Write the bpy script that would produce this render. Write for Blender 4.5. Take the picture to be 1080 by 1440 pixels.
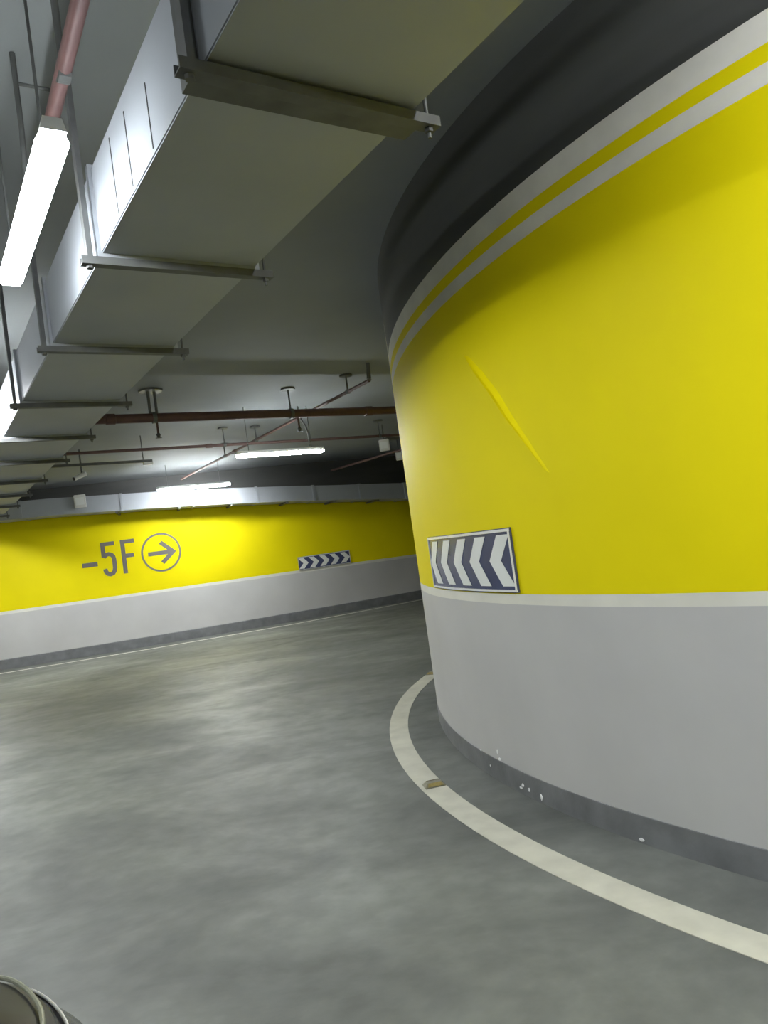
import bpy, bmesh, math, random
from mathutils import Vector, Matrix
random.seed(4)
for o in list(bpy.data.objects): bpy.data.objects.remove(o)
S = bpy.context.scene
COL = S.collection

# ------------------------------------------------------------------ camera
PITCH, ROLL = math.radians(2.0), math.radians(8.0)
F = Vector((0, math.cos(PITCH), math.sin(PITCH)))
R0 = Vector((1, 0, 0)); U0 = R0.cross(F)
RR = math.cos(ROLL)*R0 - math.sin(ROLL)*U0
UU = math.cos(ROLL)*U0 + math.sin(ROLL)*R0
cd = bpy.data.cameras.new('camera'); cam = bpy.data.objects.new('camera', cd); COL.objects.link(cam)
m = Matrix.Identity(4)
for i in range(3):
    m[i][0], m[i][1], m[i][2] = RR[i], UU[i], -F[i]
m.translation = Vector((0, 0, 1.42))
cam.matrix_world = m
cd.sensor_fit = 'VERTICAL'; cd.sensor_height = 36; cd.sensor_width = 27; cd.lens = 1050/1440*36
cd.clip_start = 0.05
S.camera = cam

# ------------------------------------------------------------------ world, exposure
w = bpy.data.worlds.new('garage_air'); S.world = w; w.use_nodes = True
w.node_tree.nodes['Background'].inputs[0].default_value = (0.8, 0.85, 0.9, 1)
w.node_tree.nodes['Background'].inputs[1].default_value = 0.02
S.view_settings.view_transform = 'Standard'; S.view_settings.look = 'None'
S.view_settings.gamma = 1; S.view_settings.use_curve_mapping = False
S.view_settings.exposure = 1.40
LAMP = 39.0            # radiance of the strip lamps' diffusers
LAMP_FAR = 84.0        # stronger radiance, raised to brighten the far wall and upper core

# ------------------------------------------------------------------ materials
def mat(name, col, rough=0.5, metal=0.0, var=0.12, scale=3.0, bump=0.0, bscale=40.0, coat=0.0, emit=None, rvar=0.0, stretch=None, spec=None):
    mt = bpy.data.materials.new(name); mt.use_nodes = True
    nt = mt.node_tree; p = nt.nodes['Principled BSDF']
    N = nt.nodes.new; L = nt.links.new
    tc = N('ShaderNodeTexCoord'); src = tc.outputs['Object']
    if stretch:
        mp = N('ShaderNodeMapping'); mp.inputs['Scale'].default_value = stretch; L(src, mp.inputs[0]); src = mp.outputs[0]
    nz = N('ShaderNodeTexNoise'); nz.inputs['Scale'].default_value = scale; nz.inputs['Detail'].default_value = 5
    L(src, nz.inputs['Vector'])
    rp = N('ShaderNodeValToRGB'); L(nz.outputs['Fac'], rp.inputs[0])
    rp.color_ramp.elements[0].position = 0.3; rp.color_ramp.elements[1].position = 0.7
    rp.color_ramp.elements[0].color = (*[c*(1-var) for c in col], 1)
    rp.color_ramp.elements[1].color = (*[min(1, c*(1+var)) for c in col], 1)
    L(rp.outputs[0], p.inputs['Base Color'])
    p.inputs['Roughness'].default_value = rough; p.inputs['Metallic'].default_value = metal
    if rvar:
        mr = N('ShaderNodeMapRange'); L(nz.outputs['Fac'], mr.inputs[0])
        mr.inputs[1].default_value = .3; mr.inputs[2].default_value = .7
        mr.inputs[3].default_value = rough-rvar; mr.inputs[4].default_value = rough+rvar
        L(mr.outputs[0], p.inputs['Roughness'])
    if spec is not None: p.inputs['Specular IOR Level'].default_value = spec
    if coat:
        p.inputs['Coat Weight'].default_value = coat; p.inputs['Coat Roughness'].default_value = 0.08
    if bump:
        n2 = N('ShaderNodeTexNoise'); n2.inputs['Scale'].default_value = bscale; n2.inputs['Detail'].default_value = 3
        L(tc.outputs['Object'], n2.inputs['Vector'])
        b = N('ShaderNodeBump'); b.inputs['Strength'].default_value = bump; b.inputs['Distance'].default_value = 0.02
        L(n2.outputs['Fac'], b.inputs['Height']); L(b.outputs[0], p.inputs['Normal'])
    if emit:
        p.inputs['Emission Color'].default_value = (*emit[0], 1); p.inputs['Emission Strength'].default_value = emit[1]
    return mt

YEL = (0.80, 0.68, 0.002)
M = dict(
    yellow=mat('yellow_wall_paint', YEL, 0.56, var=0.04, scale=1.2, bump=0.02, bscale=4, rvar=.04, spec=.12),
    grey=mat('grey_wall_paint', (0.52, 0.515, 0.505), 0.45, var=0.06, scale=1.5, bump=0.03, bscale=6),
    white=mat('white_line_paint', (0.72, 0.71, 0.63), 0.45, var=0.06, scale=4),
    cream=mat('worn_cream_line_paint', (.55, .54, .45), .5, var=.12, scale=6),
    band=mat('pale_band_paint', (0.74, 0.72, 0.66), 0.5, var=0.08, scale=5),
    skirt=mat('dark_skirting_paint', (0.17, 0.175, 0.18), 0.45, var=0.2, scale=6, bump=0.1, bscale=30),
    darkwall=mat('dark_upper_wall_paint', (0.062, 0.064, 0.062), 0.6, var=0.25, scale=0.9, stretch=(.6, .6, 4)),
    ceiling=mat('grey_ceiling_paint', (0.232, 0.248, 0.252), 0.8, var=0.1, scale=0.8, bump=0.05, bscale=20),
    duct=mat('grey_painted_duct_steel', (0.36, 0.385, 0.42), 0.5, metal=0.0, var=0.06, scale=2),
    steel=mat('galvanised_steel', (0.12, 0.125, 0.125), 0.6, metal=0.1, var=0.15, scale=15),
    darksteel=mat('dark_grey_steel', (0.12, 0.125, 0.12), 0.55, metal=0.3, var=0.2, scale=10),
    seam=mat('dark_joint_sealant', (0.05, 0.05, 0.05), 0.7),
    redpipe=mat('red_oxide_pipe_paint', (0.095, 0.048, 0.042), 0.6, var=0.15, scale=8),
    pinkpipe=mat('faded_red_pipe_paint', (0.19, 0.10, 0.095), 0.45, var=0.12, scale=8),
    brownpipe=mat('thin_brown_pipe_paint', (0.12, 0.07, 0.062), 0.6, var=0.15, scale=8),
    lampbody=mat('white_enamel', (0.75, 0.76, 0.76), 0.4, var=0.04),
    glow=mat('lit_diffuser', (0.9, 0.92, 0.95), 0.4, var=0.0, emit=((0.93, 0.98, 1.0), LAMP)),
    glow_near=mat('soft_lit_diffuser', (0.9, 0.92, 0.95), 0.4, var=0.0, emit=((0.93, 0.98, 1.0), LAMP*.66)),
    glow_bright=mat('brightest_lit_diffuser', (0.9, 0.92, 0.95), 0.4, var=0.0, emit=((0.95, 0.98, 1.0), LAMP_FAR*1.5)),
    glow_far=mat('bright_lit_diffuser', (0.9, 0.92, 0.95), 0.4, var=0.0, emit=((0.95, 0.98, 1.0), LAMP_FAR)),
    plastic=mat('white_plastic', (0.68, 0.68, 0.65), 0.4, var=0.04),
    blue=mat('navy_reflective_sheet', (0.06, 0.072, 0.15), 0.25, var=0.1, scale=6, coat=.3),
    chev=mat('white_reflective_sheet', (0.78, 0.80, 0.78), 0.28, var=0.04),
    chrome=mat('bright_frame_metal', (0.86, 0.86, 0.87), 0.3, metal=0.2, var=0.05),
    letter=mat('grey_lettering_paint', (0.15, 0.138, 0.125), 0.5, var=0.06, scale=6),
    amber=mat('amber_reflector', (0.30, 0.24, 0.09), 0.3, var=0.2, scale=60),
    studbody=mat('grey_cast_aluminium', (0.24, 0.23, 0.17), 0.5, metal=.3, var=0.2, scale=40),
    carpaint=mat('black_car_paint', (0.008, 0.008, 0.008), 0.3, var=0.1, spec=.15),
    carglass=mat('dark_car_glass', (0.015, 0.018, 0.02), 0.06, var=0.05, coat=.5),
    edge_highlight=mat('pale_edge_highlight', (0.30, 0.31, 0.24), 0.4, metal=.2, var=0.05),  # pale colour standing in for the highlight on the bonnet edge
    rubber=mat('black_rubber', (0.02, 0.02, 0.02), 0.8, bump=.2),
    lens=mat('dark_lamp_lens', (0.03, 0.03, 0.033), 0.2, var=0.2, coat=.4),
    chip=mat('bare_white_plaster', (0.92, 0.92, 0.92), 0.5, var=0.02),
)

def floor_material():
    mt = bpy.data.materials.new('grey_epoxy_floor'); mt.use_nodes = True
    nt = mt.node_tree; p = nt.nodes['Principled BSDF']; N = nt.nodes.new; L = nt.links.new
    tc = N('ShaderNodeTexCoord')
    mp = N('ShaderNodeMapping'); L(tc.outputs['Object'], mp.inputs[0])
    mp.inputs['Rotation'].default_value = (0, 0, math.radians(-25)); mp.inputs['Scale'].default_value = (.7, 1.05, 1)
    n1 = N('ShaderNodeTexNoise'); n1.inputs['Scale'].default_value = 1.1; n1.inputs['Detail'].default_value = 7
    n1.inputs['Roughness'].default_value = .62; n1.inputs['Distortion'].default_value = .5
    L(mp.outputs[0], n1.inputs['Vector'])
    n2 = N('ShaderNodeTexNoise'); n2.inputs['Scale'].default_value = 7; n2.inputs['Detail'].default_value = 6
    L(tc.outputs['Object'], n2.inputs['Vector'])
    r1 = N('ShaderNodeValToRGB'); L(n1.outputs['Fac'], r1.inputs[0])
    e = r1.color_ramp.elements
    e[0].position = .28; e[0].color = (.096, .103, .094, 1)
    e[1].position = .74; e[1].color = (.21, .22, .20, 1)
    x = e.new(.5); x.color = (.143, .151, .138, 1)
    r2 = N('ShaderNodeValToRGB'); L(n2.outputs['Fac'], r2.inputs[0])
    r2.color_ramp.elements[0].position = .35; r2.color_ramp.elements[0].color = (.86, .86, .86, 1)
    r2.color_ramp.elements[1].position = .65; r2.color_ramp.elements[1].color = (1.08, 1.08, 1.08, 1)
    mx = N('ShaderNodeMix'); mx.data_type = 'RGBA'; mx.blend_type = 'MULTIPLY'; mx.inputs[0].default_value = 1
    L(r1.outputs[0], mx.inputs[6]); L(r2.outputs[0], mx.inputs[7]); L(mx.outputs[2], p.inputs['Base Color'])
    mr = N('ShaderNodeMapRange'); L(n1.outputs['Fac'], mr.inputs[0])
    mr.inputs[1].default_value = .35; mr.inputs[2].default_value = .7
    mr.inputs[3].default_value = .58; mr.inputs[4].default_value = .42
    p.inputs['Specular IOR Level'].default_value = .35
    L(mr.outputs[0], p.inputs['Roughness'])
    b = N('ShaderNodeBump'); b.inputs['Strength'].default_value = .12; b.inputs['Distance'].default_value = .02
    L(n2.outputs['Fac'], b.inputs['Height']); L(b.outputs[0], p.inputs['Normal'])
    return mt
M['floor'] = floor_material()

# ------------------------------------------------------------------ mesh helpers
class MB:
    def __init__(s): s.v = []; s.f = []; s.mi = []
    def face(s, pts, mi=0):
        i = len(s.v); s.v += [tuple(p) for p in pts]; s.f.append(tuple(range(i, i+len(pts)))); s.mi.append(mi)
    def box(s, c, ax, ay, az, mi=0):
        # c centre, ax/ay/az half-axis vectors
        c = Vector(c); ax = Vector(ax); ay = Vector(ay); az = Vector(az)
        i = len(s.v)
        for k in (-1, 1):
            for a, b in ((-1, -1), (1, -1), (1, 1), (-1, 1)):
                s.v.append(tuple(c + a*ax + b*ay + k*az))
        for q in ((3, 2, 1, 0), (4, 5, 6, 7), (0, 1, 5, 4), (1, 2, 6, 5), (2, 3, 7, 6), (3, 0, 4, 7)):
            s.f.append(tuple(i+j for j in q)); s.mi.append(mi)
    def tube(s, pts, r, n=12, mi=0, cap=True):
        pts = [Vector(p) for p in pts]; rings = []
        rs = r if isinstance(r, (list, tuple)) else [r]*len(pts)
        t0 = (pts[1]-pts[0]).normalized()
        up = Vector((0, 0, 1)) if abs(t0.z) < .9 else Vector((1, 0, 0))
        for k, p in enumerate(pts):
            t = (pts[min(k+1, len(pts)-1)] - pts[max(k-1, 0)]).normalized()
            a = t.cross(up).normalized(); b = a.cross(t)
            i = len(s.v)
            for j in range(n):
                th = 2*math.pi*j/n
                s.v.append(tuple(p + rs[k]*(math.cos(th)*a + math.sin(th)*b)))
            rings.append(i)
        for k in range(len(pts)-1):
            for j in range(n):
                j2 = (j+1) % n
                s.f.append((rings[k]+j, rings[k]+j2, rings[k+1]+j2, rings[k+1]+j)); s.mi.append(mi)
        if cap:
            s.f.append(tuple(rings[0]+j for j in reversed(range(n)))); s.mi.append(mi)
            s.f.append(tuple(rings[-1]+j for j in range(n))); s.mi.append(mi)
    def prism(s, prof, o, X, Y, Z, L, mi=0):
        # profile (a,b) in X,Y extruded from o along Z by L
        o = Vector(o); X = Vector(X); Y = Vector(Y); Z = Vector(Z); n = len(prof); i = len(s.v)
        for k in (0, L):
            for a, b in prof: s.v.append(tuple(o + a*X + b*Y + k*Z))
        for j in range(n):
            j2 = (j+1) % n
            s.f.append((i+j, i+j2, i+n+j2, i+n+j)); s.mi.append(mi)
        s.f.append(tuple(i+j for j in reversed(range(n)))); s.f.append(tuple(i+n+j for j in range(n))); s.mi += [mi, mi]
    def build(s, name, mats, parent=None, smooth=False, weld=True, bevel=0, origin=None):
        me = bpy.data.meshes.new(name); me.from_pydata(s.v, [], s.f)
        for k in (mats if isinstance(mats, (list, tuple)) else [mats]): me.materials.append(k)
        for p, i in zip(me.polygons, s.mi): p.material_index = i
        bm = bmesh.new(); bm.from_mesh(me)
        if weld: bmesh.ops.remove_doubles(bm, verts=bm.verts, dist=1e-5)
        bmesh.ops.recalc_face_normals(bm, faces=bm.faces)
        if bevel: bmesh.ops.bevel(bm, geom=[e for e in bm.edges if e.calc_face_angle(0) > .6], offset=bevel, segments=2, affect='EDGES', clamp_overlap=True)
        if smooth:
            for fc in bm.faces: fc.smooth = True
            for e in bm.edges:
                if e.calc_face_angle(0) > math.radians(40): e.smooth = False
        bm.to_mesh(me); bm.free()
        ob = bpy.data.objects.new(name, me); COL.objects.link(ob)
        if origin is not None:
            me.transform(Matrix.Translation(-Vector(origin))); ob.location = origin
        if parent:
            ob.parent = parent; ob.matrix_parent_inverse = Matrix.Translation(-parent.location)
        return ob
def thing(name, label, cat, loc, group=None):
    o = bpy.data.objects.new(name, None); COL.objects.link(o); o.location = loc; o.empty_display_size = .1
    o['label'] = label; o['category'] = cat
    if group: o['group'] = group
    return o
def tag(o, label, cat, group=None):
    o['label'] = label; o['category'] = cat
    if group: o['group'] = group
    return o
def structure(o): o['kind'] = 'structure'; return o

# ------------------------------------------------------------------ layout
U = Vector((-0.5405, 0.8413, 0))        # along the duct and the lamp row
V = Vector((0.8413, 0.5405, 0))         # across it
Z = Vector((0, 0, 1))
CX, CY, CR = 4.99, 5.66, 4.79           # round ramp core
def ceil_z(y): return 3.52 - 0.02*y
def wall_y(x):
    if x < -11.95: return 13.419
    if x > 1.5: return 16.967 + 0.5275*(x-1.5)
    return 0.0196*x*x + 0.46865*x + 16.2202
def wall_n(x):                           # unit normal of the back wall, towards the lane
    d = (wall_y(x+.01)-wall_y(x-.01))/.02
    return Vector((d, -1, 0)).normalized()
def interp(x, tab):
    if x <= tab[0][0]: return tab[0][1]
    for (a, b), (c, d) in zip(tab, tab[1:]):
        if x <= c: return b + (d-b)*(x-a)/(c-a)
    return tab[-1][1]
def core(a, z, off=0.0): return Vector((CX + (CR+off)*math.cos(a), CY + (CR+off)*math.sin(a), z))

# ------------------------------------------------------------------ setting: floor, ceiling, walls
b = MB(); b.box((2.5, 5.5, -.1), (13.5, 0, 0), (0, 17.5, 0), (0, 0, .1))
floor = structure(b.build('floor', M['floor']))
floor['label'] = 'worn grey epoxy floor of the curved garage lane'
b = MB()
pts = [(-11, -12), (16, -12), (16, 23), (-11, 23)]
b.face([(x, y, ceil_z(y)) for x, y in pts]); b.face([(x, y, ceil_z(y)+.25) for x, y in pts])
for (x, y), (x2, y2) in zip(pts, pts[1:]+pts[:1]):
    b.face([(x, y, ceil_z(y)), (x2, y2, ceil_z(y2)), (x2, y2, ceil_z(y2)+.25), (x, y, ceil_z(y)+.25)])
structure(b.build('ceiling', M['ceiling']))

# round core on the right: bands of paint on one solid drum
WM = [M['grey'], M['white'], M['yellow'], M['band'], M['darkwall']]
NA = 240
def core_top(a):                         # height of the painted zone: falls as the ramp goes down
    s = (-math.radians(137.1) - ((a + math.pi) % (2*math.pi) - math.pi))*CR
    if s < -6: s = -6
    return 2.97 - 0.048*max(-3, min(6, s))
b = MB()
for k in range(NA):
    a0, a1 = 2*math.pi*k/NA - math.pi, 2*math.pi*(k+1)/NA - math.pi
    def levels(a):
        t = core_top(a)
        return [0, 1.0, 1.052, t-.235, t-.165, t-.105, t, ceil_z(CY + CR*math.sin(a))]
    l0, l1 = levels(a0+1e-6), levels(a1-1e-6)
    if k == NA-1: l1 = levels(-math.pi+1e-6)
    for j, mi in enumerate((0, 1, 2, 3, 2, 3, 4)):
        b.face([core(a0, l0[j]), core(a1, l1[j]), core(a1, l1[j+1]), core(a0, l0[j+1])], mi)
wall_right = structure(b.build('wall_right', WM, smooth=True))
wall_right['label'] = 'round ramp core painted yellow over grey with a dark upper band'
b = MB()
for k in range(NA):
    a0, a1 = 2*math.pi*k/NA, 2*math.pi*(k+1)/NA
    p = [(0.001, 0), (.004, 0), (.004, .118), (.001, .120)]
    for (o0, z0), (o1, z1) in zip(p, p[1:]):
        b.face([core(a0, z0, o0), core(a1, z0, o0), core(a1, z1, o1), core(a0, z1, o1)])
bb = structure(b.build('baseboard_right', M['skirt'], smooth=True))
# chipped paint showing white on the skirting of the core
for (x, y, z, sx, sz) in ((.368, 4.402, .12, .010, .006), (.437, 4.17, .165, .006, .020), (.443, 4.155, .128, .014, .009), (.402, 4.284, .06, .006, .006),
                          (.522, 3.934, .05, .013, .010), (.514, 3.953, .03, .016, .007), (.545, 3.88, .04, .008, .016), (.585, 3.779, .032, .009, .018), (.885, 3.191, .016, .018, .008)):
    a = math.atan2(y-CY, x-CX); b = MB(); off = .0045 if z < .117 else .002
    n = 7; ring = []
    for j in range(n):
        th = 2*math.pi*j/n; r = random.uniform(.6, 1.1)
        ring.append((a + sx*r*math.cos(th)/CR, z + sz*r*math.sin(th)))
    b.face([core(t, q, off+.002) for t, q in ring])
    for (t, q), (t2, q2) in zip(ring, ring[1:]+ring[:1]):
        b.face([core(t, q, off-.004), core(t2, q2, off-.004), core(t2, q2, off+.002), core(t, q, off+.002)])
    b.build('paint_chip', M['chip'], bb)

# slanting streak of light on the core's yellow, shaped as a raised ridge
RP = [(.54, 3.89, 2.31, .3), (.585, 3.79, 2.19, 1), (.625, 3.69, 2.06, 1), (.665, 3.605, 1.92, .85), (.71, 3.51, 1.78, .5), (.765, 3.41, 1.62, .15)]
b = MB(); rows = []
for x, y, z, k in RP:
    a = math.atan2(y-CY, x-CX); row = []
    for ds, off in ((-.030, -.002), (-.012, .026), (-.001, .012), (.010, .024), (.040, -.002)):
        row.append(core(a + ds*(.4+.6*k)/CR, z - ds*.25, max(-.002, off*k)))
    rows.append(row)
for A, B in zip(rows, rows[1:]):
    for j in range(4): b.face([A[j], A[j+1], B[j+1], B[j]])
o = b.build('light_streak_ridge', M['yellow'], wall_right, smooth=True); o['label'] = 'slanting streak of light on the yellow paint, shaped as a ridge'

# outer wall beyond the lane
xs = [-11 + .25*i for i in range(109)]
WB = [(-7.3, 1.0), (-3.5, .975), (-.8, .945), (.6, .92)]
DB = [(-7.5, 2.70), (-6.1, 2.67), (-5.04, 2.61), (-4.44, 2.58), (-3.21, 2.50), (-1.92, 2.40), (-.54, 2.27), (.33, 2.18), (1.5, 2.08)]   # duct underside
b = MB()
for x0, x1 in zip(xs, xs[1:]):
    def lev(x):
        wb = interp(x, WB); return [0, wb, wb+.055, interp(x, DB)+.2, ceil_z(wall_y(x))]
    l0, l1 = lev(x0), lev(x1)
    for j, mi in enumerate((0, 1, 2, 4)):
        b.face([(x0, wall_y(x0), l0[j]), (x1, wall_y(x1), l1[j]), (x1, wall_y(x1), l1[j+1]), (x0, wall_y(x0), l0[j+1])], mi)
    b.face([(x0, wall_y(x0)+.3, 0), (x1, wall_y(x1)+.3, 0), (x1, wall_y(x1)+.3, 3.2), (x0, wall_y(x0)+.3, 3.2)], 0)
wall_back = structure(b.build('wall_back', WM, smooth=True))
wall_back['label'] = 'far outer wall of the lane, yellow above and grey below a white line'
b = MB()
for x0, x1 in zip(xs, xs[1:]):
    q0, q1 = Vector((x0, wall_y(x0), 0)), Vector((x1, wall_y(x1), 0)); n0, n1 = wall_n(x0)*.015, wall_n(x1)*.015
    b.face([q0+n0, q1+n1, q1+n1+Z*.17, q0+n0+Z*.17]); b.face([q0+n0+Z*.17, q1+n1+Z*.17, q1+Z*.18, q0+Z*.18])
structure(b.build('baseboard_back', M['skirt'], smooth=True))
def plain_wall(name, p0, p1, inward):
    b = MB(); p0 = Vector(p0); p1 = Vector(p1); inward = Vector(inward)
    for z0, z1, mi in ((0, 1, 0), (1, 1.055, 1), (1.055, 2.85, 2), (2.85, None, 4)):
        t0, t1 = (z1 or ceil_z(p0.y)), (z1 or ceil_z(p1.y))
        b.face([p0+Z*z0, p1+Z*z0, p1+Z*t1, p0+Z*t0], mi)
        b.face([p0+Z*z0-inward*.3, p1+Z*z0-inward*.3, p1+Z*t1-inward*.3, p0+Z*t0-inward*.3], mi)
    return structure(b.build(name, WM))
plain_wall('wall_left', (-10.9, -11.5, 0), (-10.9, wall_y(-10.9), 0), (1, 0, 0))
plain_wall('wall_front', (-10.9, -11.5, 0), (15.9, -11.5, 0), (0, 1, 0))

# painted lines on the floor
def arc_strip(cx, cy, r0, r1, a0, a1, n, z):
    b = MB()
    for k in range(n):
        t0 = a0+(a1-a0)*k/n; t1 = a0+(a1-a0)*(k+1)/n
        P = [Vector((cx+r*math.cos(t), cy+r*math.sin(t), z)) for t, r in ((t0, r0), (t1, r0), (t1, r1), (t0, r1))]
        b.face(P); 
        for p, q in ((P[0], P[1]), (P[2], P[3])): b.face([p, q, q-Z*z, p-Z*z])
    return b
o = arc_strip(5.2, 5.59, 5.245, 5.385, math.radians(90), math.radians(300), 120, .003).build('painted_line', M['cream'], floor)
o['label'] = 'broad white curved line painted round the core'
b = MB()
for x0, x1 in zip(xs, xs[1:]):
    P = []
    for x, e in ((x0, 0), (x1, 0), (x1, 1), (x0, 1)):
        off = interp(x, [(-7.5, .62), (-2.3, .55), (.6, .25)]); P.append(Vector((x, wall_y(x), .003)) + wall_n(x)*(off + e*.11))
    b.face(P)
o = b.build('painted_line', M['white'], floor); o['label'] = 'thin pale line along the foot of the far wall'

# ------------------------------------------------------------------ strip lamps
def strip_lamp(c, d, L, label, glow='glow'):
    d = Vector(d).normalized(); s = d.cross(Z); c = Vector(c)
    t = thing('strip_lamp', label, 'lamp', c, 'fluorescent strip lamps')
    b = MB(); b.prism([(-.036, .012), (.036, .012), (.026, .05), (-.026, .05)], c-d*L/2, s, Z, d, L)
    b.build('lamp_housing', M['lampbody'], t)
    b = MB(); h = L/2
    prof = [(-.037, .012), (-.047, -.006), (-.032, -.026), (.032, -.026), (.047, -.006), (.037, .012)]
    b.prism(prof, c-d*(h-.03), s, Z, d, L-.06)
    b.build('diffuser', M[glow], t)
    for sg in (-1, 1):
        b = MB(); e = c + d*sg*(h-.03); i = len(b.v)
        small = [(a*.62, q*.62+.004) for a, q in prof]
        A = [e + a*s + q*Z for a, q in prof]; B = [e + d*sg*.03 + a*s + q*Z for a, q in small]
        for j in range(6): b.face([A[j], A[(j+1) % 6], B[(j+1) % 6], B[j]])
        b.face(B)
        b.build('end_cap', M[glow], t)
    for sg in (-1, 1):
        e = c + d*sg*L*.36 + Z*.045
        b = MB(); b.tube([e, Vector((e.x, e.y, ceil_z(e.y)))], .005, 8); b.build('suspension_rod', M['darksteel'], t)
    return t
L1 = Vector((-1.085, 2.55, 2.68))
strip_lamp(L1, U, 1.15, 'near glowing strip lamp at the upper left, beside the duct', 'glow_near')
strip_lamp((-1.22, 9.72, 2.71), V, 1.25, 'far glowing strip lamp hanging under the thin pipes, right of the two')
strip_lamp((-3.34, 13.51, 2.82), V, 1.35, 'far glowing strip lamp in front of the wall duct, left of the two', 'glow_far')
def at(lat, along, z): return V*lat + U*along + Z*z
for lat, al, z, nm in ((.44, 6.25, 2.70, 'strip lamp next along the duct, just beyond the left edge'),
                       (.5, 13.2, 2.75, 'strip lamp by the far wall, beyond the left edge'),
                       (-2.3, -2.6, 2.93, 'strip lamp on the far side of the lane, behind the viewer'),
                       (-2.3, 1.0, 2.93, 'strip lamp on the far side of the lane, left of the viewer'),
                       (-2.3, 4.6, 2.93, 'strip lamp on the far side of the lane, ahead and to the left'),
                       (1.68, -.7, 3.30, 'added unseen fill lamp near the viewer, on the core side of the duct')):  # last one is an added fill light for the shaded upper core
    strip_lamp(at(lat, al, z), U, 1.22, nm, 'glow_bright' if lat > 1 or al > 12 else 'glow_far' if al > 6 else 'glow')

# ------------------------------------------------------------------ the long air duct
DZ, DH, DW = 2.64, .33, .63
D0 = Vector((-.30, 1.82, DZ))            # lower left edge at the first hanger
S0, S1 = -3.3, 12.55
joints = [S0, -2.32, -1.16, 0, 1.17, 2.33, 3.62, 4.86, 6.08, 7.5, 8.8, 10.1, 11.5, S1]
duct = thing('air_duct', 'long grey rectangular air duct running overhead from above the viewer to the far wall', 'duct', D0)
for s0, s1 in zip(joints, joints[1:]):
    b = MB(); b.box(D0 + U*(s0+s1)/2 + V*DW/2 + Z*DH/2, U*((s1-s0)/2-.002), V*DW/2, Z*DH/2)
    b.build('duct_section', M['duct'], duct, bevel=.004)
for s in joints[1:-1]:
    f = .03 if s == 0 else .014
    c = D0 + U*(s+.035 if s == 0 else s) + V*DW/2 + Z*DH/2
    b = MB()
    for cc, hv, hz in ((c+V*(DW/2+f/2), f/2, DH/2+f), (c-V*(DW/2+f/2), f/2, DH/2+f)):
        b.box(cc, U*(.03 if s == 0 else .018), V*hv, Z*hz)
    for sg in (-1, 1): b.box(c + Z*sg*(DH/2+f/2), U*(.03 if s == 0 else .018), V*(DW/2), Z*f/2)
    b.build('flange', M['darksteel'] if s == 0 else M['duct'], duct)
for s, t in ((.42, .2), (.66, .25), (.86, .27)):    # upright joints of the near left side
    b = MB(); b.box(D0 + U*s - V*.0005 + Z*(.02+t/2), U*.0025, V*.0015, Z*t/2); b.build('seam', M['seam'], duct)
# hangers under it
def hanger(s, label, h=.02):
    c = D0 + U*s + V*DW/2; t = thing('duct_hanger', label, 'hanger', c - Z*.06, 'hangers carrying the long air duct')
    b = MB()
    a, q = h, .045                                           # an upward-open channel
    prof = [(-a, -q), (a, -q), (a, -.015), (a-.004, -.015), (a-.004, -q+.004), (-a+.004, -q+.004), (-a+.004, -.015), (-a, -.015)]
    b.prism(prof, c - V*(DW/2+.075), U, Z, V, DW+.15)
    b.build('crossbar', M['steel'], t)
    e = c - V*(DW/2+.045)
    b = MB(); top = ceil_z(e.y) - DZ
    prof = [(-.02, -.008), (.02, -.008), (.02, .012), (.014, .012), (.014, -.002), (-.014, -.002), (-.014, .012), (-.02, .012)]
    b.prism(prof, e - Z*.017, U, V, Z, top+.017); b.build('strut', M['steel'], t)
    e = c + V*(DW/2+.045)
    b = MB(); b.tube([e - Z*.075, Vector((e.x, e.y, ceil_z(e.y)))], .006, 8); b.build('rod', M['darksteel'], t)
    for sg in (-1, 1):
        b = MB(); b.tube([c + V*sg*(DW/2+.045) - Z*.058, c + V*sg*(DW/2+.045) - Z*.046], .013, 6); b.build('nut', M['steel'], t)
for s, nm in ((-2.4, 'duct hanger overhead, nearest the viewer'), (-.035, 'wide dark duct hanger, highest in the picture, ending by the core wall'), (1.17, 'second duct hanger down, just right of the near strip lamp'),
              (2.33, 'third duct hanger down, brightly lit at its left end'), (3.62, 'fourth duct hanger down, left of the big red pipe hanger'), (4.86, 'fifth duct hanger down, level with the end of the big red pipe'),
              (6.08, 'sixth duct hanger down, at the left edge'), (7.5, 'seventh duct hanger down, near the conduit end'), (8.8, 'eighth duct hanger down, before the far wall'),
              (10.1, 'ninth duct hanger, second before the far wall'), (11.5, 'last duct hanger, nearest the far wall')):
    hanger(s, nm, .022 if s == -.035 else .02)

# ------------------------------------------------------------------ air duct along the far wall
OFF = .6
wd = thing('air_duct', 'grey air duct hugging the top of the far yellow wall', 'duct', (-3, wall_y(-3)-.4, 2.5))
cuts = [-8.9, -7.9, -6.6, -4.95, -3.75, -2.62, -1.57, -.67, .25, 1.5, 3.2]
def wd_prof(x):
    z = interp(x, DB); z1 = z + interp(x, [(-6.3, .31), (-1.2, .30), (0, .33)]); n = wall_n(x); p = Vector((x, wall_y(x), 0))
    return [p+n*.02+Z*z, p+n*OFF+Z*z, p+n*OFF+Z*z1, p+n*.02+Z*z1]
for x0, x1 in zip(cuts, cuts[1:]):
    b = MB(); n = 4; st = [x0+.008+(x1-x0-.016)*k/n for k in range(n+1)]; P = [wd_prof(x) for x in st]
    for A, B in zip(P, P[1:]):
        for j in range(4): b.face([A[j], A[(j+1) % 4], B[(j+1) % 4], B[j]])
    b.face(P[0]); b.face(P[-1]); b.build('duct_section', M['duct'], wd)
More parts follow.
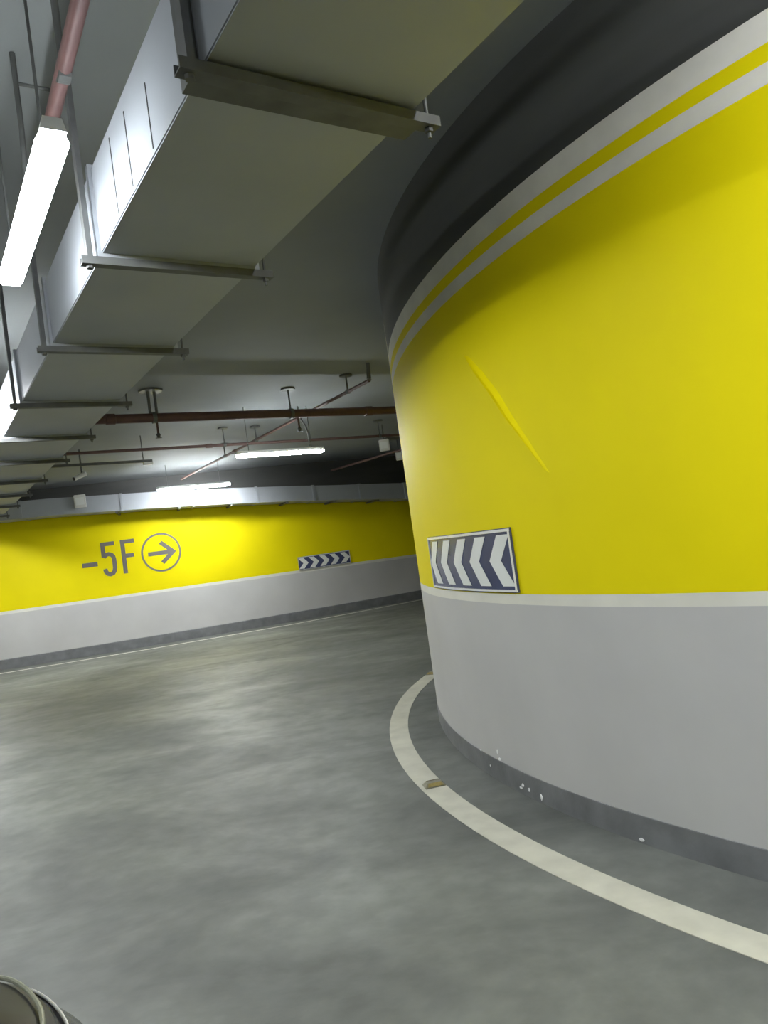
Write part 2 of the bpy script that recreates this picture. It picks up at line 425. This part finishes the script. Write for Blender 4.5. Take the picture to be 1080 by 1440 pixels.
for x in cuts[1:-1]:
    A, B = wd_prof(x-.022), wd_prof(x+.022); n = wall_n(x)*.014; b = MB()
    A = [A[0]-Z*.012, A[1]-Z*.012+n, A[2]+Z*.012+n, A[3]+Z*.012]; B = [B[0]-Z*.012, B[1]-Z*.012+n, B[2]+Z*.012+n, B[3]+Z*.012]
    for j in range(4): b.face([A[j], A[(j+1) % 4], B[(j+1) % 4], B[j]])
    b.face(A); b.face(B); b.build('flange', M['duct'], wd)
for i, x in enumerate((-7.2, -5.05, -4.0, -3.1, -2.1, -1.2, -.35, .6)):
    z = interp(x, DB); n = wall_n(x); p = Vector((x, wall_y(x), z-.028)); tn = Vector((-n.y, n.x, 0))
    b = MB(); b.box(p + n*(OFF/2+.02), n*(OFF/2+.03), tn*.022, Z*.014)
    b.build('support_bracket', M['darksteel'], wd)

# ------------------------------------------------------------------ pipes and their hangers
def pipe(name, label, p0, p1, r, m, couplings=()):
    p0 = Vector(p0); p1 = Vector(p1); t = thing(name, label, 'pipe', p0)
    b = MB(); b.tube([p0, p1], r, 16); b.build('pipe_run', m, t, smooth=True)
    d = (p1-p0).normalized()
    for k in couplings:
        c = p0 + (p1-p0)*k; b = MB(); b.tube([c-d*.05, c-d*.045, c+d*.045, c+d*.05], [r+.002, r+.009, r+.009, r+.002], 16); b.build('coupling', m, t, smooth=True)
    return t
def pipe_hanger(p, r, label, group, plate=.06, w=.007, twin=False):
    p = Vector(p); top = ceil_z(p.y); t = thing('pipe_hanger', label, 'hanger', (p.x, p.y, top), group)
    b = MB(); b.tube([(p.x, p.y, top), (p.x, p.y, top-.02)], plate, 12); b.build('ceiling_plate', M['darksteel'], t)
    for s in ((-1, 1) if twin else (0,)):
        e = p + V*s*.035; b = MB(); b.tube([(e.x, e.y, top-.018), (e.x, e.y, p.z + r*.9)], w, 8); b.build('rod', M['darksteel'], t)
    b = MB(); ax = V if abs(p.z) and twin else V
    b.tube([p - ax*.02, p + ax*.02], r+.006, 14); b.build('clamp', M['darksteel'], t)
PB0, PB1 = Vector((-4.4, 6.83, 3.075)), Vector((1.22, 10.05, 3.02))
def along(p0, p1, x): k = (x-p0.x)/(p1.x-p0.x); return p0 + (p1-p0)*k
pipe('fire_pipe', 'thick brownish red pipe crossing under the ceiling', PB0, PB1, .05, M['redpipe'], (.3, .78))
pipe_hanger(along(PB0, PB1, -2.32), .055, 'stout twin-rod hanger on the thick red pipe, nearest the duct', 'pipe hangers', .13, .016, True)
pipe_hanger(along(PB0, PB1, -.93), .055, 'slim hanger on the thick red pipe, nearer the core', 'pipe hangers', .085, .010)
TP0, TP1 = Vector((-5.2, 9.0, 3.09)), Vector((1.2, 12.35, 3.02))
pipe('fire_pipe', 'thin brown pipe behind the thick red one', TP0, TP1, .021, M['brownpipe'], (.45,))
pipe_hanger(along(TP0, TP1, -2.12), .021, 'small hanger on the thin brown pipe, left of the right-hand far lamp', 'pipe hangers', .07, .007)
pipe_hanger(along(TP0, TP1, .1), .021, 'small hanger on the thin brown pipe, beside the core', 'pipe hangers', .08, .007)
DP0, DP1 = Vector((.04, 8.15, 3.16)), Vector((-3.66, 13.9, 3.04))
t = pipe('branch_pipe', 'slender reddish branch pipe running slantwise beyond the thick pipe', DP0, DP1, .019, M['brownpipe'], (.22, .6))
b = MB(); b.tube([DP0 - U*.01, DP0 + Z*.02, DP0 + Z*.19 - U*.02], [.024, .026, .02], 10); b.build('end_riser', M['darksteel'], t, smooth=True)
for k, nm in ((.07, 'branch pipe hanger nearest the core'), (.47, 'branch pipe hanger in the middle of its run'), (.66, 'branch pipe hanger above the left far lamp')):
    p = DP0 + (DP1-DP0)*k; pipe_hanger(p, .02, nm, 'pipe hangers', .075, .010)
pipe('branch_pipe', 'slender branch pipe half hidden by the core, low in the distance', (-.95, 15.3, 2.95), (1.1, 12.9, 3.0), .022, M['brownpipe'])
PP0, PP1 = Vector((.90, -.42, 3.16)), Vector((-1.75, 3.91, 3.12))
pipe('fire_pipe', 'pinkish red pipe above the near strip lamp', PP0, PP1, .026, M['pinkpipe'])
p = PP0 + (PP1-PP0)*.667 ; pipe_hanger(p, .031, 'dark ceiling hanger on the pinkish red pipe, top left', 'pipe hangers', .075, .013)
t = thing('conduit_drop', 'thin dark bent conduit left of the pinkish red pipe', 'conduit', (-1.16, 2.86, 3.46))
b = MB(); q = Vector((-1.17, 2.80, ceil_z(2.8))); b.tube([q, q - Z*.30, q - Z*.55 + U*.06], .011, 8); b.build('drop', M['darksteel'], t)
b = MB(); b.tube([q - Z*.12, q - Z*.12 + V*.13], .007, 8); b.build('link_bar', M['darksteel'], t)

# sprinkler heads and other small fittings
def sprinkler(p, label):
    p = Vector(p); t = thing('sprinkler_head', label, 'sprinkler', p, 'sprinkler heads')
    b = MB(); b.tube([p, p-Z*.12], .012, 8); b.build('stem', M['brownpipe'], t)
    b = MB(); b.tube([p-Z*.12, p-Z*.135, p-Z*.16, p-Z*.17], [.014, .026, .018, .01], 10); b.build('bulb_frame', M['steel'], t, smooth=True)
    b = MB(); b.tube([p-Z*.17, p-Z*.174], .035, 12); b.build('deflector', M['steel'], t)
sprinkler(along(PB0, PB1, -.86) - Z*.05, 'sprinkler head under the thick red pipe, above the right far lamp')
sprinkler(along(PB0, PB1, -2.30) - Z*.05, 'sprinkler head below the twin-rod hanger of the thick red pipe')
t = thing('lamp_cable', 'short dark cable looping down to the right far strip lamp', 'cable', (-.86, 9.9, 3.0))
b = MB(); q = along(TP0, TP1, -.86) ; e = Vector((-.86, 9.95, 2.78))
b.tube([Vector((-.95, 9.9, ceil_z(9.9))), Vector((-.93, 9.9, 3.15)), Vector((-.88, 9.92, 3.05)), Vector((-.86, 9.94, 2.95)), e], .012, 8); b.build('cable', M['darksteel'], t, smooth=True)
CD0, CD1 = Vector((-4.42, 9.72, 2.97)), Vector((-3.12, 10.42, 2.95))
t = thing('ceiling_conduit', 'short dark conduit hung below the thin pipe by the duct', 'conduit', CD0)
b = MB(); b.box((CD0+CD1)/2, (CD1-CD0)/2, U*.02, Z*.018); b.build('channel', M['darksteel'], t)
for k in (.08, .92):
    p = CD0 + (CD1-CD0)*k; b = MB(); b.tube([p, Vector((p.x, p.y, ceil_z(p.y)))], .006, 8); b.build('rod', M['darksteel'], t)
b = MB(); b.box(CD1 - Z*.035 - V*.06, V*.06, U*.03, Z*.018); b.build('end_box', M['plastic'], t)
t = thing('security_camera', 'small pale bullet camera slung on a stem left of the far lamps', 'camera', (-4.25, 10.75, 3.0))
b = MB(); q = Vector((-4.25, 10.75, 2.93)); b.tube([Vector((q.x, q.y, ceil_z(q.y))), q], .012, 8); b.build('stem', M['steel'], t)
b = MB(); b.tube([q + V*.05 + Z*.02, q - V*.12 - U*.05 - Z*.05], .032, 12); b.build('camera_body', M['plastic'], t)
b = MB(); e = q - V*.12 - U*.05 - Z*.05; b.tube([e, e - V*.012 - U*.005 - Z*.005], .024, 12); b.build('lens', M['lens'], t)
def small_box(name, label, c, dx, dz, nn):
    c = Vector(c); n = Vector(nn).normalized(); tn = Vector((-n.y, n.x, 0)); t = thing(name, label, 'box', c)
    b = MB(); b.box(c, tn*dx/2, n*.03, Z*dz/2); b.build('case', M['plastic'], t, bevel=.008)
    b = MB(); b.box(c + n*.031, tn*dx*.36, n*.003, Z*dz*.28); b.build('front_cover', M['chev'], t)
    return t, c
x = -5.62; n = wall_n(x); c = Vector((x, wall_y(x), 2.86)) + n*(OFF+.035)
small_box('junction_box', 'pale square junction box fixed on the wall duct, far left', c, .20, .24, n)
t, c = small_box('junction_box', 'pale hanging box left of the core, the nearer and bigger one', (.16, 12.2, 2.93), .17, .19, -V-U)
b = MB(); b.tube([c+Z*.09, Vector((c.x, c.y, ceil_z(c.y)))], .012, 8); b.build('rod', M['darksteel'], t)
b = MB(); b.box(c + Z*.1 + V*.15, V*.13, U*.05, Z*.02); b.build('shelf_bracket', M['darksteel'], t)
t, c = small_box('junction_box', 'pale hanging box left of the core, the farther and smaller one', (.43, 14.0, 2.92), .13, .17, -V-U)
b = MB(); b.tube([c+Z*.08, Vector((c.x, c.y, ceil_z(c.y)))], .012, 8); b.build('rod', M['darksteel'], t)

# ------------------------------------------------------------------ chevron signs
def chevron_sign(label, fn, W, H, z0, sgn, group='chevron signs'):
    """fn(s, z, off) -> point; s from 0..W left to right"""
    t = thing('chevron_sign', label, 'sign', fn(W/2, z0, 0), group)
    def patch(s0, s1, za, zb, off, th, m, name, n=10):
        b = MB()
        for k in range(n):
            u0, u1 = s0+(s1-s0)*k/n, s0+(s1-s0)*(k+1)/n
            b.face([fn(u0, za, off+th), fn(u1, za, off+th), fn(u1, zb, off+th), fn(u0, zb, off+th)])
            for q in (za, zb): b.face([fn(u0, q, off), fn(u1, q, off), fn(u1, q, off+th), fn(u0, q, off+th)])
        for u in (s0, s1): b.face([fn(u, za, off), fn(u, zb, off), fn(u, zb, off+th), fn(u, za, off+th)])
        return b.build(name, m, t)
    patch(0, W, z0, z0+H, 0.002, .012, M['blue'], 'board', 16)
    p = W/5.0; bw = p*.50; sh = p*.44
    for k in range(5):
        cx = p*(k+.5); b = MB(); zt, zm, zb = z0+H*.90, z0+H*.5, z0+H*.10
        ap = cx - sgn*(-1)*0
        xa = cx - (bw+sh)/2 if sgn < 0 else cx + (bw+sh)/2 - bw      # left edge at the apex row
        xo = xa - sgn*sh
        n = 6
        def strip(z_a, x_a, z_b, x_b):
            for j in range(n):
                f0, f1 = j/n, (j+1)/n
                P = [(x_a+(x_b-x_a)*f0, z_a+(z_b-z_a)*f0), (x_a+(x_b-x_a)*f0+bw, z_a+(z_b-z_a)*f0), (x_a+(x_b-x_a)*f1+bw, z_a+(z_b-z_a)*f1), (x_a+(x_b-x_a)*f1, z_a+(z_b-z_a)*f1)]
                q = [(s+ (t_[0]-s)/2) for s, t_ in zip([P[0][0]], [P[1]])][0]
                m0, m1 = ((P[0][0]+P[1][0])/2, P[0][1]), ((P[3][0]+P[2][0])/2, P[3][1])
                b.face([fn(P[0][0], P[0][1], .0165), fn(m0[0], m0[1], .0165), fn(m1[0], m1[1], .0165), fn(P[3][0], P[3][1], .0165)])
                b.face([fn(m0[0], m0[1], .0165), fn(P[1][0], P[1][1], .0165), fn(P[2][0], P[2][1], .0165), fn(m1[0], m1[1], .0165)])
        strip(zb, xo, zm, xa); strip(zm, xa, zt, xo)
        b.build('chevron', M['chev'], t)
    e = H*.03
    for s0, s1 in ((0, W*.38), (W*.385, W)):
        patch(s0, s1, z0+H-e*1.9, z0+H-e*.5, .014, .006, M['chrome'], 'frame_strip')
        patch(s0, s1, z0+e*.5, z0+e*1.6, .014, .006, M['chrome'], 'frame_strip')
    for s0, s1 in ((W-e*1.3, W-e*.3), (e*.3, e*1.0)): patch(s0, s1, z0+e, z0+H-e, .014, .006, M['chrome'], 'frame_strip', 1)
    return t
AS0 = math.radians(-170.1); SW = math.radians(14.1)*CR
chevron_sign('large navy chevron sign pointing left on the round yellow core', lambda s, z, off: core(AS0 + s/CR, z, off), SW, .328, 1.06, -1)
chevron_sign('small navy chevron sign pointing right on the far yellow wall',
             lambda s, z, off: Vector((-1.9+s*.924, wall_y(-1.9+s*.924), z)) + wall_n(-1.9+s*.924)*off, 1.14, .275, 1.005, 1)

# ------------------------------------------------------------------ level lettering painted on the far wall
def wp(x, z, off=.004): return Vector((x, wall_y(x), z)) + wall_n(x)*off
def letter(name, label, strokes, w):
    b = MB()
    for pts in strokes:
        pts = [Vector((p[0], p[1])) for p in pts]
        closed = (pts[0]-pts[-1]).length < 1e-6
        for i in range(len(pts)-1):
            d = (pts[i+1]-pts[i]).normalized()
            def nrm(j):
                if closed: d0 = (pts[j] - pts[j-1]).normalized() if j > 0 else (pts[-1]-pts[-2]).normalized(); d1 = (pts[j+1]-pts[j]).normalized() if j < len(pts)-1 else (pts[1]-pts[0]).normalized()
                else:
                    d0 = (pts[j]-pts[j-1]).normalized() if j > 0 else (pts[1]-pts[0]).normalized()
                    d1 = (pts[j+1]-pts[j]).normalized() if j < len(pts)-1 else d0
                t = (d0+d1).normalized(); k = max(.5, t.dot(d1)); return Vector((-t.y, t.x))*(w/2/k)
            n0, n1 = nrm(i), nrm(i+1)
            b.face([wp(*(pts[i]-n0)), wp(*(pts[i+1]-n1)), wp(*(pts[i+1]+n1)), wp(*(pts[i]+n0))])
    o = b.build(name, M['letter'], wall_back); o['label'] = label
k = .038
letter('painted_minus', 'grey painted minus sign before the 5', [[(-5.81, 1.695), (-5.54, 1.695)]], .085)
five = [(-5.21, 2.05), (-5.42, 2.05), (-5.42, 1.80)]
bowl = [(-5.42, 1.80), (-5.38, 1.84), (-5.335, 1.855), (-5.285, 1.84), (-5.255, 1.80), (-5.245, 1.75), (-5.245, 1.58), (-5.26, 1.52), (-5.29, 1.48), (-5.335, 1.465), (-5.38, 1.48), (-5.41, 1.52), (-5.42, 1.58)]
letter('painted_digit', 'grey painted digit 5', [five, bowl], .075)
letter('painted_letter', 'grey painted letter F', [[(-5.07, 1.445), (-5.07, 2.09)], [(-5.035, 2.052), (-4.86, 2.052)], [(-5.035, 1.78), (-4.89, 1.78)]], .075)
circ = [(-4.405 + .355*.96*math.cos(2*math.pi*j/48), 1.755 + .36*math.sin(2*math.pi*j/48)) for j in range(48)]; circ.append(circ[0])
letter('painted_ring', 'thin grey painted ring round the arrow', [circ], .035)
letter('painted_arrow', 'grey painted arrow pointing right', [[(-4.64, 1.745), (-4.22, 1.745)], [(-4.40, 1.95), (-4.19, 1.745), (-4.40, 1.55)]], .078)

# ------------------------------------------------------------------ road studs on the white line
def road_stud(c, ang, label):
    t = thing('road_stud', label, 'road stud', (c[0], c[1], .003), 'road studs'); c = Vector((c[0], c[1], .003))
    X = Vector((math.cos(ang), math.sin(ang), 0)); Y = Vector((-X.y, X.x, 0))
    b = MB(); lo, hi = (.062, .05), (.042, .022)
    A = [c + X*sx*lo[0] + Y*sy*lo[1] for sx, sy in ((-1, -1), (1, -1), (1, 1), (-1, 1))]
    B = [c + X*sx*hi[0] + Y*sy*hi[1] + Z*.022 for sx, sy in ((-1, -1), (1, -1), (1, 1), (-1, 1))]
    for j in range(4): b.face([A[j], A[(j+1) % 4], B[(j+1) % 4], B[j]])
    b.face(A); b.face(B); b.build('stud_body', M['studbody'], t, bevel=.003)
    for sg in (-1, 1):
        b = MB(); lo_ = c + Y*sg*.045 + Z*.006; hi_ = c + Y*sg*.026 + Z*.0205
        b.face([lo_-X*.045, lo_+X*.045, hi_+X*.036, hi_-X*.036]); nn = Vector((0, 0, .002)) + Y*sg*.0015
        b.v = [tuple(Vector(p)+nn) for p in b.v]; b.build('reflector', M['amber'], t)
road_stud((.065, 4.265), math.radians(12), 'brass-coloured road stud on the white floor line, nearer the viewer')
road_stud((.26, 7.57), math.radians(-22), 'road stud at the far end of the white floor line, by the core edge')

# ------------------------------------------------------------------ the dark car in the lower left corner
CXX = -1.29
car = thing('car', 'black car at the lower left, only its front corner in view', 'car', (CXX, -.9, 0))
PLAN = [(1.34, .10), (1.33, .32), (1.30, .46), (1.262, .565), (1.20, .655), (1.11, .74), (1.0, .815), (.9, .848), (.8, .868), (.5, .885), (0, .89), (-1, .89), (-2, .88), (-2.7, .85), (-3.0, .74), (-3.1, .5)]
def smooth(tab, n=3):
    out = []
    for i in range(len(tab)-1):
        p0, p1, p2, p3 = tab[max(i-1, 0)], tab[i], tab[i+1], tab[min(i+2, len(tab)-1)]
        for k in range(n):
            t = k/n; out.append(tuple(.5*(2*b + (c-a)*t + (2*a-5*b+4*c-d)*t*t + (3*b-a-3*c+d)*t**3) for a, b, c, d in zip(p0, p1, p2, p3)))
    return out + [tab[-1]]
FRONT = smooth(PLAN[:10]); PLAN = FRONT + PLAN[10:]
def zsh(y): return interp(y, [(-3.1, .90), (-1, .95), (0, .93), (.5, .905), (.8, .875), (1.04, .835), (1.2, .80), (1.34, .76)])
b = MB(); rings = []
for y, hw in PLAN:
    zs = zsh(y)
    prof = [(hw*.90, .20), (hw*.97, .26), (hw, .42), (hw*1.005, .58), (hw*.995, zs-.10), (hw*.975, zs-.03), (hw*.945, zs)]
    rings.append([Vector((CXX+a, y, q)) for a, q in prof] + [Vector((CXX-a, y, q)) for a, q in reversed(prof)])
for A, B in zip(rings, rings[1:]):
    n = len(A)
    for j in range(n): b.face([A[j], A[(j+1) % n], B[(j+1) % n], B[j]])
b.face(rings[0]); b.face(rings[-1]); b.build('body', M['carpaint'], car, smooth=True)
# bonnet: a crowned panel with a gap round it
b = MB(); rows = []
for y, hw in FRONT[2:] + [(.25, .885)]:
    row = []
    for j in range(13):
        f = -1 + 2*j/12; row.append(Vector((CXX + f*hw*.925, y-.012, zsh(y) + .012 + .075*(1-abs(f)**2.6)*min(1, (1.38-y)/.35))))
    rows.append(row)
for A, B in zip(rows, rows[1:]):
    for j in range(12): b.face([A[j], A[j+1], B[j+1], B[j]])
for row in (rows[0], rows[-1]):
    for j in range(12): b.face([row[j], row[j+1], row[j+1]-Z*.02, row[j]-Z*.02])
for j in (0, 12):
    for A, B in zip(rows, rows[1:]): b.face([A[j], B[j], B[j]-Z*.02, A[j]-Z*.02])
b.build('bonnet', M['carpaint'], car, smooth=True)
edge = [rows[i][12] + Z*.004 for i in range(len(rows)-1)]
b = MB(); b.tube([p + Vector((.004, .004, 0)) for p in edge], .0035, 8); o = b.build('bonnet_highlight', M['edge_highlight'], car, smooth=True); o['label'] = 'highlight along the bonnet edge, built as a pale strip'  # edge highlight modelled as a thin pale strip
edge = [rows[i][0] + Z*.004 for i in range(len(rows)-1)]
b = MB(); b.tube([p + Vector((-.004, .004, 0)) for p in edge], .0035, 8); b.build('bonnet_highlight', M['edge_highlight'], car, smooth=True)
for sg in (1, -1):                       # headlamps wrapping the corners
    st = smooth([(1.275, .535, .45), (1.262, .565, .8), (1.20, .655, 1), (1.11, .74, .95), (1.0, .815, .8), (.9, .848, .55), (.84, .86, .3)])
    b = MB(); R_ = []
    for i, (y, hw, g) in enumerate(st):
        zt = zsh(y) - .012; zb = zt - .13*g
        nx = Vector((.75, .65, 0)) if i < 13 else Vector((.95, .3, 0)); nx = Vector((nx.x*sg, nx.y, 0))*.012
        base = lambda f, q: Vector((CXX + sg*hw*f, y, q))
        R_.append([base(.955, zt) + nx*.6, base(.985, zt-.03) + nx*1.6, base(1.005, (zt+zb)/2) + nx*1.8, base(1.005, zb) + nx*.4, base(.93, zb), base(.90, zt)])
    for A, B in zip(R_, R_[1:]):
        for j in range(6): b.face([A[j], A[(j+1) % 6], B[(j+1) % 6], B[j]])
    b.face(R_[0]); b.face(R_[-1]); hl = b.build('headlamp', M['lens'], car, smooth=True)
    b = MB(); b.tube([r[0] + Z*.003 for r in R_], [.0006 + .0018*math.sin(math.pi*(i+1)/(len(R_)+1)) for i in range(len(R_))], 8); b.build('chrome_rim', M['chrome'], hl, smooth=True)
b = MB(); b.box((CXX, 1.335, .52), (.42, 0, 0), (0, .012, 0), (0, 0, .09)); gr = b.build('grille', M['rubber'], car, bevel=.004)
for k in range(4):
    b = MB(); b.box((CXX, 1.352, .46+.04*k), (.40, 0, 0), (0, .006, 0), (0, 0, .007)); b.build('grille_bar', M['chrome'], gr)
# cabin
def cabin_ring(y, hw0, hw1, z0, z1): return [Vector((CXX+hw0, y, z0)), Vector((CXX+hw1, y, z1)), Vector((CXX-hw1, y, z1)), Vector((CXX-hw0, y, z0))]
C4 = [cabin_ring(.25, .80, .78, .86, .90), cabin_ring(-.45, .80, .62, .86, 1.36), cabin_ring(-.8, .80, .58, .86, 1.42), cabin_ring(-1.8, .80, .57, .86, 1.41), cabin_ring(-2.6, .78, .66, .86, 1.12), cabin_ring(-2.9, .7, .66, .86, .92)]
b = MB()
for i, (A, B) in enumerate(zip(C4, C4[1:])):
    for j in range(4): b.face([A[j], A[(j+1) % 4], B[(j+1) % 4], B[j]], 1 if (j == 1 and i in (1, 2)) else 0)
b.face(C4[0]); b.face(C4[-1]); b.build('cabin', [M['carglass'], M['carpaint']], car)
for y in (.62, -2.15):
    for sg in (1, -1):
        c = Vector((CXX + sg*.80, y, .32)); X = Vector((sg, 0, 0)); b = MB()
        b.tube([c - X*.11, c - X*.10, c + X*.085, c + X*.10], [.29, .32, .32, .29], 28); wl = b.build('wheel', M['rubber'], car, smooth=True)
        b = MB(); b.tube([c + X*.09, c + X*.105], [.21, .19], 20); b.build('wheel_rim', M['steel'], wl)
b = MB(); c = Vector((CXX+.98, -.35, .98)); b.box(c, (.09, 0, 0), (0, .045, 0), (0, 0, .06)); b.build('wing_mirror', M['carpaint'], car, bevel=.02)
